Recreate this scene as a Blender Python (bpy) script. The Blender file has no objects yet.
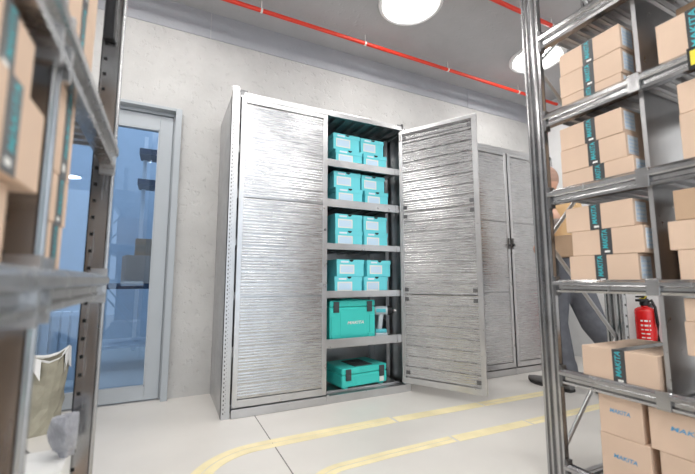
import bpy, bmesh, math, random
from mathutils import Vector, Matrix, Euler
random.seed(7)
C = bpy.context.scene.collection
PI = math.pi

# ------------------------------------------------------------------ materials
def new_mat(name):
    m = bpy.data.materials.new(name); m.use_nodes = True
    nt = m.node_tree; b = nt.nodes['Principled BSDF']
    return m, nt, b

def plain(name, col, rough=.5, metal=0., spec=.5, noise=0., nscale=8., bump=0., bscale=60., coat=0.):
    m, nt, b = new_mat(name)
    b.inputs['Base Color'].default_value = (*col, 1)
    b.inputs['Roughness'].default_value = rough
    b.inputs['Metallic'].default_value = metal
    b.inputs['Specular IOR Level'].default_value = spec
    b.inputs['Coat Weight'].default_value = coat
    tc = nt.nodes.new('ShaderNodeTexCoord')
    if noise:
        n = nt.nodes.new('ShaderNodeTexNoise'); n.inputs['Scale'].default_value = nscale; n.inputs['Detail'].default_value = 6
        nt.links.new(tc.outputs['Object'], n.inputs['Vector'])
        r = nt.nodes.new('ShaderNodeValToRGB')
        r.color_ramp.elements[0].position = .3; r.color_ramp.elements[1].position = .7
        r.color_ramp.elements[0].color = (*[max(0, c*(1-noise)) for c in col], 1)
        r.color_ramp.elements[1].color = (*[min(1, c*(1+noise)) for c in col], 1)
        nt.links.new(n.outputs['Fac'], r.inputs['Fac']); nt.links.new(r.outputs['Color'], b.inputs['Base Color'])
    if bump:
        n2 = nt.nodes.new('ShaderNodeTexNoise'); n2.inputs['Scale'].default_value = bscale; n2.inputs['Detail'].default_value = 8
        nt.links.new(tc.outputs['Object'], n2.inputs['Vector'])
        bp = nt.nodes.new('ShaderNodeBump'); bp.inputs['Strength'].default_value = bump; bp.inputs['Distance'].default_value = .01
        nt.links.new(n2.outputs['Fac'], bp.inputs['Height']); nt.links.new(bp.outputs['Normal'], b.inputs['Normal'])
    return m

def steel(name, col=.72, rough=.32, stretch=(1, 1, 12), var=.12, bump=.08, blotch=.1):
    """galvanised sheet: spangle blotches, faint rolling streaks"""
    m, nt, b = new_mat(name)
    b.inputs['Metallic'].default_value = 1
    tc = nt.nodes.new('ShaderNodeTexCoord')
    mp = nt.nodes.new('ShaderNodeMapping'); mp.inputs['Scale'].default_value = stretch
    nt.links.new(tc.outputs['Object'], mp.inputs['Vector'])
    n = nt.nodes.new('ShaderNodeTexNoise'); n.inputs['Scale'].default_value = 9; n.inputs['Detail'].default_value = 8
    nt.links.new(mp.outputs['Vector'], n.inputs['Vector'])
    v = nt.nodes.new('ShaderNodeTexNoise'); v.inputs['Scale'].default_value = 7; v.inputs['Detail'].default_value = 5
    nt.links.new(tc.outputs['Object'], v.inputs['Vector'])
    r = nt.nodes.new('ShaderNodeMapRange')
    r.inputs['From Min'].default_value = .3; r.inputs['From Max'].default_value = .7
    r.inputs['To Min'].default_value = rough-var*.5; r.inputs['To Max'].default_value = rough+var*.5
    nt.links.new(n.outputs['Fac'], r.inputs['Value']); nt.links.new(r.outputs['Result'], b.inputs['Roughness'])
    cr = nt.nodes.new('ShaderNodeValToRGB')
    cr.color_ramp.elements[0].position = .35; cr.color_ramp.elements[1].position = .65
    a, c = col*(1-blotch), min(1, col*(1+blotch))
    cr.color_ramp.elements[0].color = (a, a, a*1.015, 1); cr.color_ramp.elements[1].color = (c, c, c*1.01, 1)
    nt.links.new(v.outputs['Fac'], cr.inputs['Fac']); nt.links.new(cr.outputs['Color'], b.inputs['Base Color'])
    return m

def wall_mat(name, col, dents=.5, tone=.08):
    m, nt, b = new_mat(name)
    b.inputs['Roughness'].default_value = .85
    tc = nt.nodes.new('ShaderNodeTexCoord')
    n = nt.nodes.new('ShaderNodeTexNoise'); n.inputs['Scale'].default_value = 3; n.inputs['Detail'].default_value = 9; n.inputs['Roughness'].default_value = .65
    v = nt.nodes.new('ShaderNodeTexNoise'); v.inputs['Scale'].default_value = 22; v.inputs['Detail'].default_value = 5
    f = nt.nodes.new('ShaderNodeTexNoise'); f.inputs['Scale'].default_value = 90; f.inputs['Detail'].default_value = 4
    for x in (n, v, f): nt.links.new(tc.outputs['Object'], x.inputs['Vector'])
    r = nt.nodes.new('ShaderNodeValToRGB')
    r.color_ramp.elements[0].position = .3; r.color_ramp.elements[1].position = .7
    r.color_ramp.elements[0].color = (*[c*(1-tone) for c in col], 1); r.color_ramp.elements[1].color = (*[min(1, c*(1+tone)) for c in col], 1)
    nt.links.new(n.outputs['Fac'], r.inputs['Fac']); nt.links.new(r.outputs['Color'], b.inputs['Base Color'])
    pit = nt.nodes.new('ShaderNodeValToRGB')
    pit.color_ramp.elements[0].position = .33; pit.color_ramp.elements[1].position = .42
    nt.links.new(v.outputs['Fac'], pit.inputs['Fac'])
    mx = nt.nodes.new('ShaderNodeMath'); mx.operation = 'ADD'
    sc = nt.nodes.new('ShaderNodeMath'); sc.operation = 'MULTIPLY'; sc.inputs[1].default_value = .5
    nt.links.new(f.outputs['Fac'], sc.inputs[0])
    nt.links.new(pit.outputs['Color'], mx.inputs[0]); nt.links.new(sc.outputs[0], mx.inputs[1])
    bp = nt.nodes.new('ShaderNodeBump'); bp.inputs['Strength'].default_value = dents; bp.inputs['Distance'].default_value = .004
    nt.links.new(mx.outputs[0], bp.inputs['Height']); nt.links.new(bp.outputs['Normal'], b.inputs['Normal'])
    return m

def emit(name, col, s):
    m = bpy.data.materials.new(name); m.use_nodes = True
    nt = m.node_tree; nt.nodes.clear()
    e = nt.nodes.new('ShaderNodeEmission'); e.inputs['Color'].default_value = (*col, 1); e.inputs['Strength'].default_value = s
    o = nt.nodes.new('ShaderNodeOutputMaterial'); nt.links.new(e.outputs[0], o.inputs['Surface'])
    return m

def glass_mat(name, tint):
    m = bpy.data.materials.new(name); m.use_nodes = True
    nt = m.node_tree; nt.nodes.clear()
    t = nt.nodes.new('ShaderNodeBsdfTransparent'); t.inputs['Color'].default_value = (*tint, 1)
    g = nt.nodes.new('ShaderNodeBsdfGlossy'); g.inputs['Roughness'].default_value = .01; g.inputs['Color'].default_value = (.9, .95, 1, 1)
    fr = nt.nodes.new('ShaderNodeFresnel'); fr.inputs['IOR'].default_value = 1.7
    mx = nt.nodes.new('ShaderNodeMixShader'); o = nt.nodes.new('ShaderNodeOutputMaterial')
    nt.links.new(fr.outputs[0], mx.inputs[0]); nt.links.new(t.outputs[0], mx.inputs[1]); nt.links.new(g.outputs[0], mx.inputs[2])
    nt.links.new(mx.outputs[0], o.inputs['Surface'])
    return m

M = {
 'floor': plain('floor_resin', (.66, .635, .60), .32, noise=.05, nscale=2.2, bump=.05, bscale=14),
 'wall': wall_mat('grey_plaster', (.53, .522, .51), .8, .09),
 'white_wall': plain('white_wall_paint', (.82, .82, .82), .8, noise=.02),
 'band': wall_mat('concrete_band', (.40, .41, .44), .35, .06),
 'ceiling': wall_mat('grey_ceiling', (.46, .46, .47), .4, .06),
 'joint': plain('dark_joint', (.16, .15, .14), .8),
 'door_paint': plain('blue_grey_lacquer', (.40, .43, .46), .4, noise=.02),
 'gasket': plain('dark_gasket', (.07, .08, .09), .6),
 'glass': glass_mat('tinted_pane', (.70, .81, .93)),
 'blue_wall': plain('pale_blue_wall', (.55, .62, .70), .8, noise=.03),
 'blue_dark': plain('navy_board', (.03, .05, .09), .5),
 'steel': steel('galvanised_sheet', .56, .32, (2, 2, 2), .10, 0, .05),
 'panel': steel('ribbed_sheet', .50, .27, (1, 1, 24), .14, 0, .06),
 'zinc': steel('zinc_post', .54, .38, (1, 1, 3), .1, 0, .05),
 'rack': steel('rack_steel', .46, .22, (6, 6, .4), .12, 0, .12),
 'rack_near': steel('darkened_rack_steel', .42, .24, (6, 6, .4), .12, 0, .15),  # darker copy of the rack steel; its colour imitates dark carton reflections
 'deck': steel('deck_steel', .58, .33, (1, 8, 1), .12, 0, .10),
 'dark_steel': plain('dark_steel', (.2, .2, .205), .45, 1.),
 'black': plain('black_plastic', (.012, .012, .014), .45),
 'hole': plain('punched_hole', (.01, .01, .01), .9),
 'card': plain('kraft_cardboard', (.70, .52, .395), .78, noise=.05, nscale=5, bump=.06, bscale=120),
 'card_dark': plain('dark_cardboard', (.52, .36, .24), .8, noise=.06, nscale=5),  # darker brown board; also paints the shade on the far-back carton
 'tape': plain('black_tape', (.055, .058, .062), .28, spec=.7),
 'teal_ink': plain('teal_ink', (.05, .48, .55), .45),
 'blue_ink': plain('blue_ink', (.11, .34, .58), .6),
 'blue_ink_pale': plain('pale_blue_ink', (.60, .77, .92), .6),
 'white_ink': plain('white_ink', (.85, .85, .82), .5),
 'label': plain('paper_label', (.80, .86, .93), .55),
 'teal_box': plain('teal_board', (.17, .74, .82), .5, noise=.04, nscale=4),
 'teal_case': plain('teal_plastic', (.05, .62, .56), .36, noise=.03, nscale=4),
 'grey_latch': plain('grey_latch', (.055, .06, .065), .45),
 'tool_teal': plain('tool_teal', (.08, .50, .58), .35),
 'tool_grey': plain('tool_grey', (.52, .58, .62), .3, 0),
 'yellow': plain('yellow_floor_tape', (.84, .74, .46), .5, noise=.10, nscale=7),
 'red_pipe': plain('red_pipe_paint', (.75, .035, .012), .3, spec=.6),
 'clip': plain('white_clip', (.85, .83, .8), .5),
 'lamp_ring': plain('white_lamp_ring', (.9, .9, .9), .4),
 'lamp': emit('lamp_diffuser', (1, .975, .94), 30),
 'red': plain('extinguisher_red', (.72, .012, .012), .25, spec=.6),
 'yellow_tag': plain('yellow_tag', (.85, .72, .06), .5),
 'skin': plain('skin', (.62, .36, .26), .5, noise=.06, nscale=14),
 'skin_tattoo': plain('tattooed_skin', (.33, .28, .26), .5, noise=.35, nscale=40),
 'hair': plain('dark_hair', (.06, .04, .03), .7, noise=.3, nscale=60),
 'stubble': plain('shaved_hair', (.40, .25, .19), .7, noise=.1, nscale=60),
 'shirt': plain('tan_cotton', (.62, .40, .20), .85, noise=.05, bump=.15, bscale=40),
 'trousers': plain('charcoal_denim', (.12, .125, .145), .85, noise=.18, nscale=18, bump=.25, bscale=25),
 'shoe': plain('grey_shoe', (.17, .165, .165), .6, noise=.1),
 'sole': plain('dark_sole', (.03, .028, .028), .7),
 'paper_sack': plain('grey_beige_paper', (.34, .32, .25), .8, noise=.2, nscale=9, bump=.3, bscale=12),
 'paper_white': plain('white_paper', (.84, .84, .83), .7, noise=.02),
 'film': plain('crumpled_film', (.34, .35, .39), .22, spec=.8, noise=.3, nscale=20),
 'white_metal': plain('white_enamel', (.92, .93, .95), .4),
}

# ------------------------------------------------------------------ mesh builder
class MB:
    def __init__(s): s.v, s.f, s.m = [], [], []
    def add(s, verts, faces, mi=0, mat=None):
        o = len(s.v)
        s.v += [tuple(mat @ Vector(v)) if mat else tuple(v) for v in verts]
        s.f += [tuple(i+o for i in f) for f in faces]; s.m += [mi]*len(faces)
        return s
    def box(s, x0, x1, y0, y1, z0, z1, mi=0, mat=None):
        v = [(x0,y0,z0),(x1,y0,z0),(x1,y1,z0),(x0,y1,z0),(x0,y0,z1),(x1,y0,z1),(x1,y1,z1),(x0,y1,z1)]
        return s.add(v, [(0,3,2,1),(4,5,6,7),(0,1,5,4),(1,2,6,5),(2,3,7,6),(3,0,4,7)], mi, mat)
    def prism(s, pts, axis, a0, a1, mi=0):
        """closed polygon pts (u,v) extruded along axis"""
        n = len(pts)
        def P(u, v, a): return {0: (a,u,v), 1: (u,a,v), 2: (u,v,a)}[axis]
        v = [P(u,w,a0) for u,w in pts]+[P(u,w,a1) for u,w in pts]
        f = [(i,(i+1)%n,n+(i+1)%n,n+i) for i in range(n)]+[tuple(range(n))[::-1], tuple(range(n,2*n))]
        return s.add(v, f, mi)
    def sheet(s, lo, hi, axis, a0, a1, mi=0):
        """strip between two polylines lo/hi (same length, (u,v)) extruded along axis"""
        n = len(lo)
        def P(u, v, a): return {0: (a,u,v), 1: (u,a,v), 2: (u,v,a)}[axis]
        v = [P(*p,a0) for p in lo]+[P(*p,a0) for p in hi]+[P(*p,a1) for p in lo]+[P(*p,a1) for p in hi]
        f = []
        for i in range(n-1):
            f += [(i,i+1,2*n+i+1,2*n+i),(n+i,3*n+i,3*n+i+1,n+i+1),(i,n+i,n+i+1,i+1),(2*n+i,2*n+i+1,3*n+i+1,3*n+i)]
        f += [(0,2*n,3*n,n),(n-1,2*n-1,4*n-1,3*n-1)]
        return s.add(v, f, mi)
    def tube(s, path, r, seg=12, mi=0, closed=False):
        path = [Vector(p) for p in path]; n = len(path)
        rr = r if isinstance(r, (list, tuple)) else [r]*n
        v, f = [], []
        t0 = (path[1]-path[0]).normalized()
        up = Vector((0,0,1)) if abs(t0.z) < .9 else Vector((1,0,0))
        for i, p in enumerate(path):
            t = (path[min(i+1,n-1)]-path[max(i-1,0)]).normalized()
            a = t.cross(up).normalized(); b = a.cross(t)
            for k in range(seg):
                an = 2*PI*k/seg; v.append(p+a*rr[i]*math.cos(an)+b*rr[i]*math.sin(an))
        for i in range(n-1):
            for k in range(seg):
                f.append((i*seg+k, i*seg+(k+1)%seg, (i+1)*seg+(k+1)%seg, (i+1)*seg+k))
        f += [tuple(range(seg))[::-1], tuple(range((n-1)*seg, n*seg))]
        return s.add(v, f, mi)
    def lathe(s, prof, seg=24, mi=0, mat=None):
        v, f = [], []; n = len(prof)
        for r, z in prof:
            for k in range(seg):
                a = 2*PI*k/seg; v.append((r*math.cos(a), r*math.sin(a), z))
        for i in range(n-1):
            for k in range(seg):
                f.append((i*seg+k, i*seg+(k+1)%seg, (i+1)*seg+(k+1)%seg, (i+1)*seg+k))
        f += [tuple(range(seg))[::-1], tuple(range((n-1)*seg, n*seg))]
        return s.add(v, f, mi, mat)

def obj(name, mb, mats, parent=None, loc=(0,0,0), rot=(0,0,0), bevel=0, bseg=2, smooth=False):
    me = bpy.data.meshes.new(name); me.from_pydata(mb.v, [], mb.f); me.validate()
    if not isinstance(mats, (list, tuple)): mats = [mats]
    for m in mats: me.materials.append(M[m] if isinstance(m, str) else m)
    for p, i in zip(me.polygons, mb.m): p.material_index = i
    bm = bmesh.new(); bm.from_mesh(me); bmesh.ops.recalc_face_normals(bm, faces=bm.faces); bm.to_mesh(me); bm.free()
    if smooth:
        for p in me.polygons: p.use_smooth = True
        me.set_sharp_from_angle(angle=.8)
    o = bpy.data.objects.new(name, me); C.objects.link(o)
    o.location = loc; o.rotation_euler = rot
    if parent: o.parent = parent
    if bevel:
        b = o.modifiers.new('edge', 'BEVEL'); b.width = bevel; b.segments = bseg; b.limit_method = 'ANGLE'; b.angle_limit = .6
    return o

def tag(o, label, cat, group=None, kind=None):
    o['label'] = label; o['category'] = cat
    if group: o['group'] = group
    if kind: o['kind'] = kind
    return o
def thing(name, label, cat, loc=(0,0,0), rz=0, group=None):
    o = bpy.data.objects.new(name, None); C.objects.link(o); o.empty_display_size = .1
    o.location = loc; o.rotation_euler = (0,0,rz)
    return tag(o, label, cat, group)
def struct(name, mb, mats, parent=None, **k):
    o = obj(name, mb, mats, parent, **k)
    if not parent: o['kind'] = 'structure'
    return o
def copy_tree(o, parent=None):
    c = o.copy(); C.objects.link(c)
    if parent: c.parent = parent
    for ch in list(o.children): copy_tree(ch, c)
    return c

_txt = {}
def text_geo(s, shear=0., bold=.0):
    """filled letters, unit height, centred on the origin in the xy plane"""
    key = (s, shear, bold)
    if key not in _txt:
        cu = bpy.data.curves.new('lettering', 'FONT'); cu.body = s; cu.size = 1.4; cu.shear = shear; cu.offset = bold
        cu.align_x = 'CENTER'; cu.align_y = 'CENTER'; cu.resolution_u = 3
        o = bpy.data.objects.new('lettering', cu); C.objects.link(o)
        bpy.context.view_layer.update()
        me = bpy.data.meshes.new_from_object(o.evaluated_get(bpy.context.evaluated_depsgraph_get()))
        v = [tuple(x.co) for x in me.vertices]; f = [tuple(p.vertices) for p in me.polygons]
        bpy.data.objects.remove(o); bpy.data.meshes.remove(me); bpy.data.curves.remove(cu)
        x0, x1 = min(a[0] for a in v), max(a[0] for a in v); y0, y1 = min(a[1] for a in v), max(a[1] for a in v)
        v = [((a[0]-(x0+x1)/2)/(y1-y0), (a[1]-(y0+y1)/2)/(y1-y0), 0) for a in v]
        _txt[key] = (v, f, (x1-x0)/(y1-y0))
    return _txt[key]
def put_text(mb, s, centre, u, w, width, height, mi, shear=0., bold=.0):
    """letters with reading direction u and up direction w"""
    v, f, asp = text_geo(s, shear, bold)
    u, w, c = Vector(u), Vector(w), Vector(centre)
    mb.add([c+u*(a[0]*width/asp)+w*(a[1]*height) for a in v], f, mi)

# ------------------------------------------------------------------ room
YW, ZC = 2.968, 2.965
XL, XR, YB = -3.2, 4.06, -4.6
struct('floor', MB().box(XL-.3, XR+.3, YB, 6.2, -.12, 0), 'floor')
struct('ceiling', MB().box(XL, XR, YB, YW+.12, ZC, ZC+.15), 'ceiling')
DX0, DX1, DZ = -.99, .05, 2.09           # doorway
w = MB()
w.box(XL, DX0+.03, YW, YW+.12, 0, ZC); w.box(DX1-.02, XR, YW, YW+.12, 0, ZC); w.box(DX0+.03, DX1-.02, YW, YW+.12, DZ-.02, ZC)
struct('wall_back', w, 'wall')
struct('wall_right', MB().box(XR, XR+.12, YB, YW+.12, 0, ZC), 'white_wall')
struct('wall_left', MB().box(XL-.12, XL, YB, YW+.12, 0, ZC), 'white_wall')
b = MB()
for x0, x1 in ((XL, .224), (.229, 2.946), (2.952, XR)): b.box(x0, x1, YW-.006, YW, 2.745, ZC)
struct('trim_1', b, 'band')
struct('trim_2', MB().box(.528, .533, -3, 2.38, 0, .0006), 'joint')     # floor joint
struct('trim_3', MB().box(-3.1, .528, -.605, -.6, 0, .0006), 'joint')

# glazed door in the back wall
d = MB()
d.box(DX1-.042, DX1, YW-.05, YW+.11, 0, DZ); d.box(DX0, DX0+.042, YW-.05, YW+.11, 0, DZ); d.box(DX0+.042, DX1-.042, YW-.05, YW+.11, DZ-.022, DZ)
# rebate steps
for a, y in ((.012, .01), (.024, .03)):
    d.box(DX1-.042-a, DX1-.042, YW+y, YW+.11, 0, DZ-.022-a); d.box(DX0+.042, DX0+.042+a, YW+y, YW+.11, 0, DZ-.022-a)
    d.box(DX0+.042, DX1-.042, YW+y, YW+.11, DZ-.022-a*2, DZ-.022)
fr = struct('door_1', d, 'door_paint', bevel=.002)
lf = MB(); lx0, lx1 = DX0+.056, DX1-.056; gx0, gx1, gz0, gz1 = DX0+.15, -.093, .10, 1.925
lf.box(gx1, lx1, YW+.004, YW+.055, .012, DZ-.06); lf.box(lx0, gx0, YW+.004, YW+.055, .012, DZ-.06)
lf.box(gx0, gx1, YW+.004, YW+.055, .012, gz0); lf.box(gx0, gx1, YW+.004, YW+.055, gz1, DZ-.06)
leaf = obj('door_leaf', lf, 'door_paint', fr, bevel=.002)
g = MB()
for a in ((gx0,gx0+.008,gz0,gz1),(gx1-.008,gx1,gz0,gz1),(gx0,gx1,gz0,gz0+.008),(gx0,gx1,gz1-.008,gz1)):
    g.box(a[0], a[1], YW+.002, YW+.05, a[2], a[3])
obj('glazing_bead', g, 'door_paint', leaf)
obj('glass_pane', MB().box(gx0, gx1, YW+.028, YW+.034, gz0, gz1), 'glass', leaf)
h = MB().tube([(gx0-.07,YW+.004,1.02),(gx0-.07,YW-.05,1.02),(gx0+.06,YW-.05,1.02)], .01)
obj('door_handle', h, 'zinc', leaf, smooth=True)

# room behind the glass
struct('wall_far', MB().box(-2.6, 1.6, 6.0, 6.12, 0, 3.0), 'blue_wall')
struct('wall_far_left', MB().box(-2.7, -2.6, YW+.12, 6.12, 0, 3.0), 'blue_wall')
struct('wall_far_right', MB().box(1.6, 1.7, YW+.12, 6.12, 0, 3.0), 'blue_wall')
t = thing('workbench', 'dark workbench seen through the door glass', 'workbench', (-.22, 4.3, 0))
obj('bench_top', MB().box(-.42, .42, -.3, .3, .74, .79), 'blue_dark', t, bevel=.004)
for sx in (-.38, .38):
    for sy in (-.26, .26): obj('leg', MB().box(sx-.02, sx+.02, sy-.02, sy+.02, 0, .74), 'blue_dark', t)
obj('lower_shelf', MB().box(-.38, .38, -.26, .26, .2, .225), 'white_metal', t)
o = obj('carton', MB().box(-.18, .16, -.14, .14, 0, .27), 'card', None, (-.2, 4.25, .79), (0,0,.2), bevel=.003); tag(o, 'brown carton on the workbench behind the door glass', 'carton')
o = obj('carton', MB().box(-.12, .12, -.1, .1, 0, .17), 'card_dark', None, (-.17, 4.27, 1.06), (0,0,.1), bevel=.003); tag(o, 'small brown carton stacked on the carton behind the door glass', 'carton')
t = thing('wall_shelf', 'dark double shelf hanging on the pale wall behind the door glass', 'shelf', (-.1, 5.0, 0))
for z in (1.93, 2.3): obj('shelf_board', MB().box(-.25, .7, -.15, .15, z, z+.07), 'blue_dark', t)
for x in (-.2, .6): obj('shelf_post', MB().box(x-.02, x+.02, .1, .14, 0, 2.6), 'white_metal', t)
t = thing('radiator', 'white ribbed panel radiator behind the door glass', 'radiator', (-.80, 3.6, 0))
r = MB()
for k in range(9): r.box(-.26+k*.06, -.215+k*.06, -.03, .03, .06, .58)
r.box(-.27, .3, .0, .02, .08, .56)
obj('fin_panel', r, 'white_metal', t, bevel=.004)
for x in (-.2, .22): obj('foot', MB().box(x-.015, x+.015, -.03, .03, 0, .14), 'white_metal', t)

# red pipes under the ceiling
def pipe(y, z, label, xs):
    t = thing('sprinkler_pipe', label, 'pipe', (0, y, z), 0, 'red ceiling pipes')
    obj('tube', MB().tube([(XL+.01,0,0),(XR-.01,0,0)], .0165, 20), 'red_pipe', t, smooth=True)
    for x in xs:
        c = MB(); c.tube([(x-.008,0,0),(x+.008,0,0)], .0195, 20); c.tube([(x,0,.018),(x,0,ZC-z)], .004, 8)
        obj('pipe_clip', c, 'clip', t)
pipe(2.655, 2.885, 'red pipe running under the ceiling closest to the grey wall', (-1.2, -.3, .56, 1.47, 2.4, 3.4))
pipe(1.80, 2.90, 'red pipe running under the ceiling beside the round lamps, away from the wall', (-1.2, -.2, .8, 1.8, 2.75, 3.6))

# round recessed ceiling lamps
def make_lamp(x, y, label, group=None):
    t = thing('ceiling_lamp', label, 'lamp', (x, y, ZC), 0, group)
    ring = [(.25,0),(.25,-.012),(.243,-.02),(.236,-.014),(.228,-.014),(.222,-.02),(.214,-.014),(.207,-.012),(.207,-.004),(.207,0)]
    m = MB(); n = 48; v = []; f = []
    for r, z in ring:
        for k in range(n): a = 2*PI*k/n; v.append((r*math.cos(a), r*math.sin(a), z))
    for i in range(len(ring)-1):
        for k in range(n): f.append((i*n+k, i*n+(k+1)%n, (i+1)*n+(k+1)%n, (i+1)*n+k))
    m.add(v, f); obj('trim_ring', m, 'lamp_ring', t, smooth=True)
    obj('diffuser', MB().lathe([(.205,-.003),(.19,-.006),(.1,-.009),(.001,-.010)], 48), 'lamp', t)
    return t
make_lamp(1.60, 2.16, 'round white ceiling lamp above the open cabinet')
make_lamp(3.13, 2.22, 'round white ceiling lamp half hidden behind the rack post')
for x in (-1.9, -.15, 1.6, 3.13):
    for y in (2.15, .35, -1.45, -3.25):
        if (y, x) in ((2.15, 1.6), (2.15, 3.13)): continue
        make_lamp(x, y, 'round white recessed lamp of the ceiling grid, outside the picture', 'unseen ceiling lamps')

for x, y in ((.62, .80), (.62, -.50)): make_lamp(x, y, 'round white fill lamp added above the aisle, outside the picture', 'added aisle fill lamps')  # added lamps that brighten the cartons on the near rack
# yellow floor marking
def strip(path, offs, label, hw):
    """flat tape along a path; offs = list of (from, to) offsets across it"""
    m = MB(); pts = [Vector((x, y, 0)) for x, y in path]; n = len(pts)
    for a, c in offs:
        v = []
        for i, p in enumerate(pts):
            t = (pts[min(i+1,n-1)]-pts[max(i-1,0)]).normalized(); nn = Vector((-t.y, t.x, 0))
            for q, z in ((a,0),(c,0),(c,.0012),(a,.0012)): v.append(p+nn*q+Vector((0,0,z)))
        f = []
        for i in range(n-1):
            for k in range(4): f.append((i*4+k, i*4+(k+1)%4, i*4+4+(k+1)%4, i*4+4+k))
        f += [(0,1,2,3),(n*4-1,n*4-2,n*4-3,n*4-4)]
        m.add(v, f)
    o = obj('floor_tape', m, 'yellow'); tag(o, label, 'floor tape', 'yellow floor tapes'); return o
def arc(cx, cy, r, a0, a1, n=14): return [(cx+r*math.cos(a0+(a1-a0)*i/n), cy+r*math.sin(a0+(a1-a0)*i/n)) for i in range(n+1)]
dbl = [(-.047,-.004),(.002,.047)]
strip([(1.25,1.952),(.85,1.952),(.52,1.948)]+arc(.46, 1.62, .325, PI/2, PI, 12)+[(.13,1.2),(.13,.2)], dbl, 'double yellow floor line curving away in front of the closed cabinet door', .05)
strip([(1.268,1.945),(1.92,1.925)], [(-.04,.04)], 'yellow floor line running towards the foot of the open cabinet door', .04)
strip([(1.935,1.925),(2.62,1.90)], [(-.04,-.004),(.004,.04)], "yellow floor line behind the open door, ending by the man's shoe", .04)
strip([(1.385,1.588),(1.0,1.588),(.80,1.582)]+arc(.76, 1.36, .222, PI/2, PI, 10)+[(.54,1.0),(.54,.2)], [(-.034,-.003),(.003,.034)], 'inner double yellow floor line curving off below the cabinet', .035)
strip([(1.40,1.585),(1.93,1.57)], [(-.036,.036)], 'broad inner yellow floor strip on the open floor before the rack post', .035)
strip([(1.945,1.57),(2.9,1.55)], [(-.034,-.003),(.003,.034)], 'inner yellow floor line passing behind the rack post', .035)

# ------------------------------------------------------------------ metal cabinets
CY = 2.386; CW = 1.357; CH = 2.06
def ribs(z0, z1):
    """profile in (y,z): outer face fine ribs / inner face slats of four fine ribs with a shadow gap between"""
    n = max(1, round((z1-z0)/.0785)); P = (z1-z0)/n
    lo, hi = [], []
    for i in range(n):
        z = z0+i*P
        for q, yi in ((0,.0),(.0075,.0),(.0076,.0135)):
            lo.append((.0, z+q)); hi.append((yi, z+q))
        p = (P-.0078)/4
        for k in range(4):
            zz = z+.0077+k*p
            for q, yo, yi in ((.02,.0,.0125),(.30,-.0010,.0113),(.62,-.0010,.0113),(.96,.0,.0125)):
                lo.append((yo, zz+q*p)); hi.append((yi, zz+q*p))
    lo.append((0, z1)); hi.append((0.002, z1))
    return lo, hi
def make_door(parent, wd, sgn, hx, rz, handle):
    """hinge at hx; the leaf runs towards sgn*x when closed"""
    z0, z1 = .066, 2.006
    d = bpy.data.objects.new('door', None); C.objects.link(d); d.parent = parent; d.location = (hx, 0, 0); d.rotation_euler = (0,0,rz)
    X = lambda a, c: (min(sgn*a, sgn*c), max(sgn*a, sgn*c))
    f = MB(); t0, t1 = -.026, -.002
    s0, s1 = .03, .034
    f.box(*X(0, s0), t0, t1, z0, z1); f.box(*X(wd-s1, wd), t0, t1, z0, z1)
    f.box(*X(s0, wd-s1), t0, t1, z0, z0+.042); f.box(*X(s0, wd-s1), t0, t1, z1-.03, z1)
    obj('door_frame', f, 'steel', d, bevel=.0015)
    zs = [z0+.044, .716, 1.346, z1-.032]
    for i in range(3):
        lo, hi = ribs(zs[i]+.003, zs[i+1]-.003)
        m = MB().sheet([(a-.021, c) for a, c in lo], [(a-.0195, c) for a, c in hi], 0, *X(s0-.002, wd-s1+.002))
        obj('ribbed_panel', m, 'panel', d)
    # stiffener bars at the top of the inside
    bar = MB(); bar.box(*X(s0+.02, wd-s1-.06), -.010, -.004, z1-.085, z1-.078); bar.box(*X(s0, wd-s1), -.010, -.003, z1-.045, z1-.037)
    obj('stiffener_bar', bar, 'dark_steel', d)
    for z in (zs[0]+.035, .716-.035, .716+.035, 1.346-.035, 1.346+.035, zs[3]-.04):
        for xa in (s0+.002, wd-s1-.032):
            k = MB(); k.box(*X(xa, xa+.03), -.0125, -.0035, z-.014, z+.014); k.box(*X(xa+.004, xa+.012), -.012, .004, z-.010, z-.002)
            k.box(*X(xa+.018, xa+.026), -.012, .001, z+.001, z+.009)
            obj('corner_bracket', k, 'dark_steel', d, bevel=.001)
            # rivets on the outer face
            rv = MB().lathe([(.0045,0),(.0045,.001),(.003,.0025),(.0005,.003)], 10, 0, Matrix.Translation((sgn*(xa+.02), -.0225, z))@Matrix.Rotation(PI/2, 4, 'X'))
            obj('rivet', rv, 'zinc', d)
    if handle:
        k = MB(); k.box(*X(wd-.026, wd-.006), -.034, -.026, 1.10, 1.20); k.box(*X(wd-.022, wd-.010), -.052, -.034, 1.125, 1.15)
        obj('latch', k, 'dark_steel', d, bevel=.002)
    else:
        k = MB(); k.lathe([(.009,0),(.009,.008),(.006,.012)], 12, 0, Matrix.Translation((sgn*(wd-.017), -.026, 1.17))@Matrix.Rotation(PI/2, 4, 'X'))
        obj('lock', k, 'dark_steel', d)
    return d
SH = [(.356,.416),(.700,.746),(1.038,1.082),(1.344,1.402),(1.644,1.696)]
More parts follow.
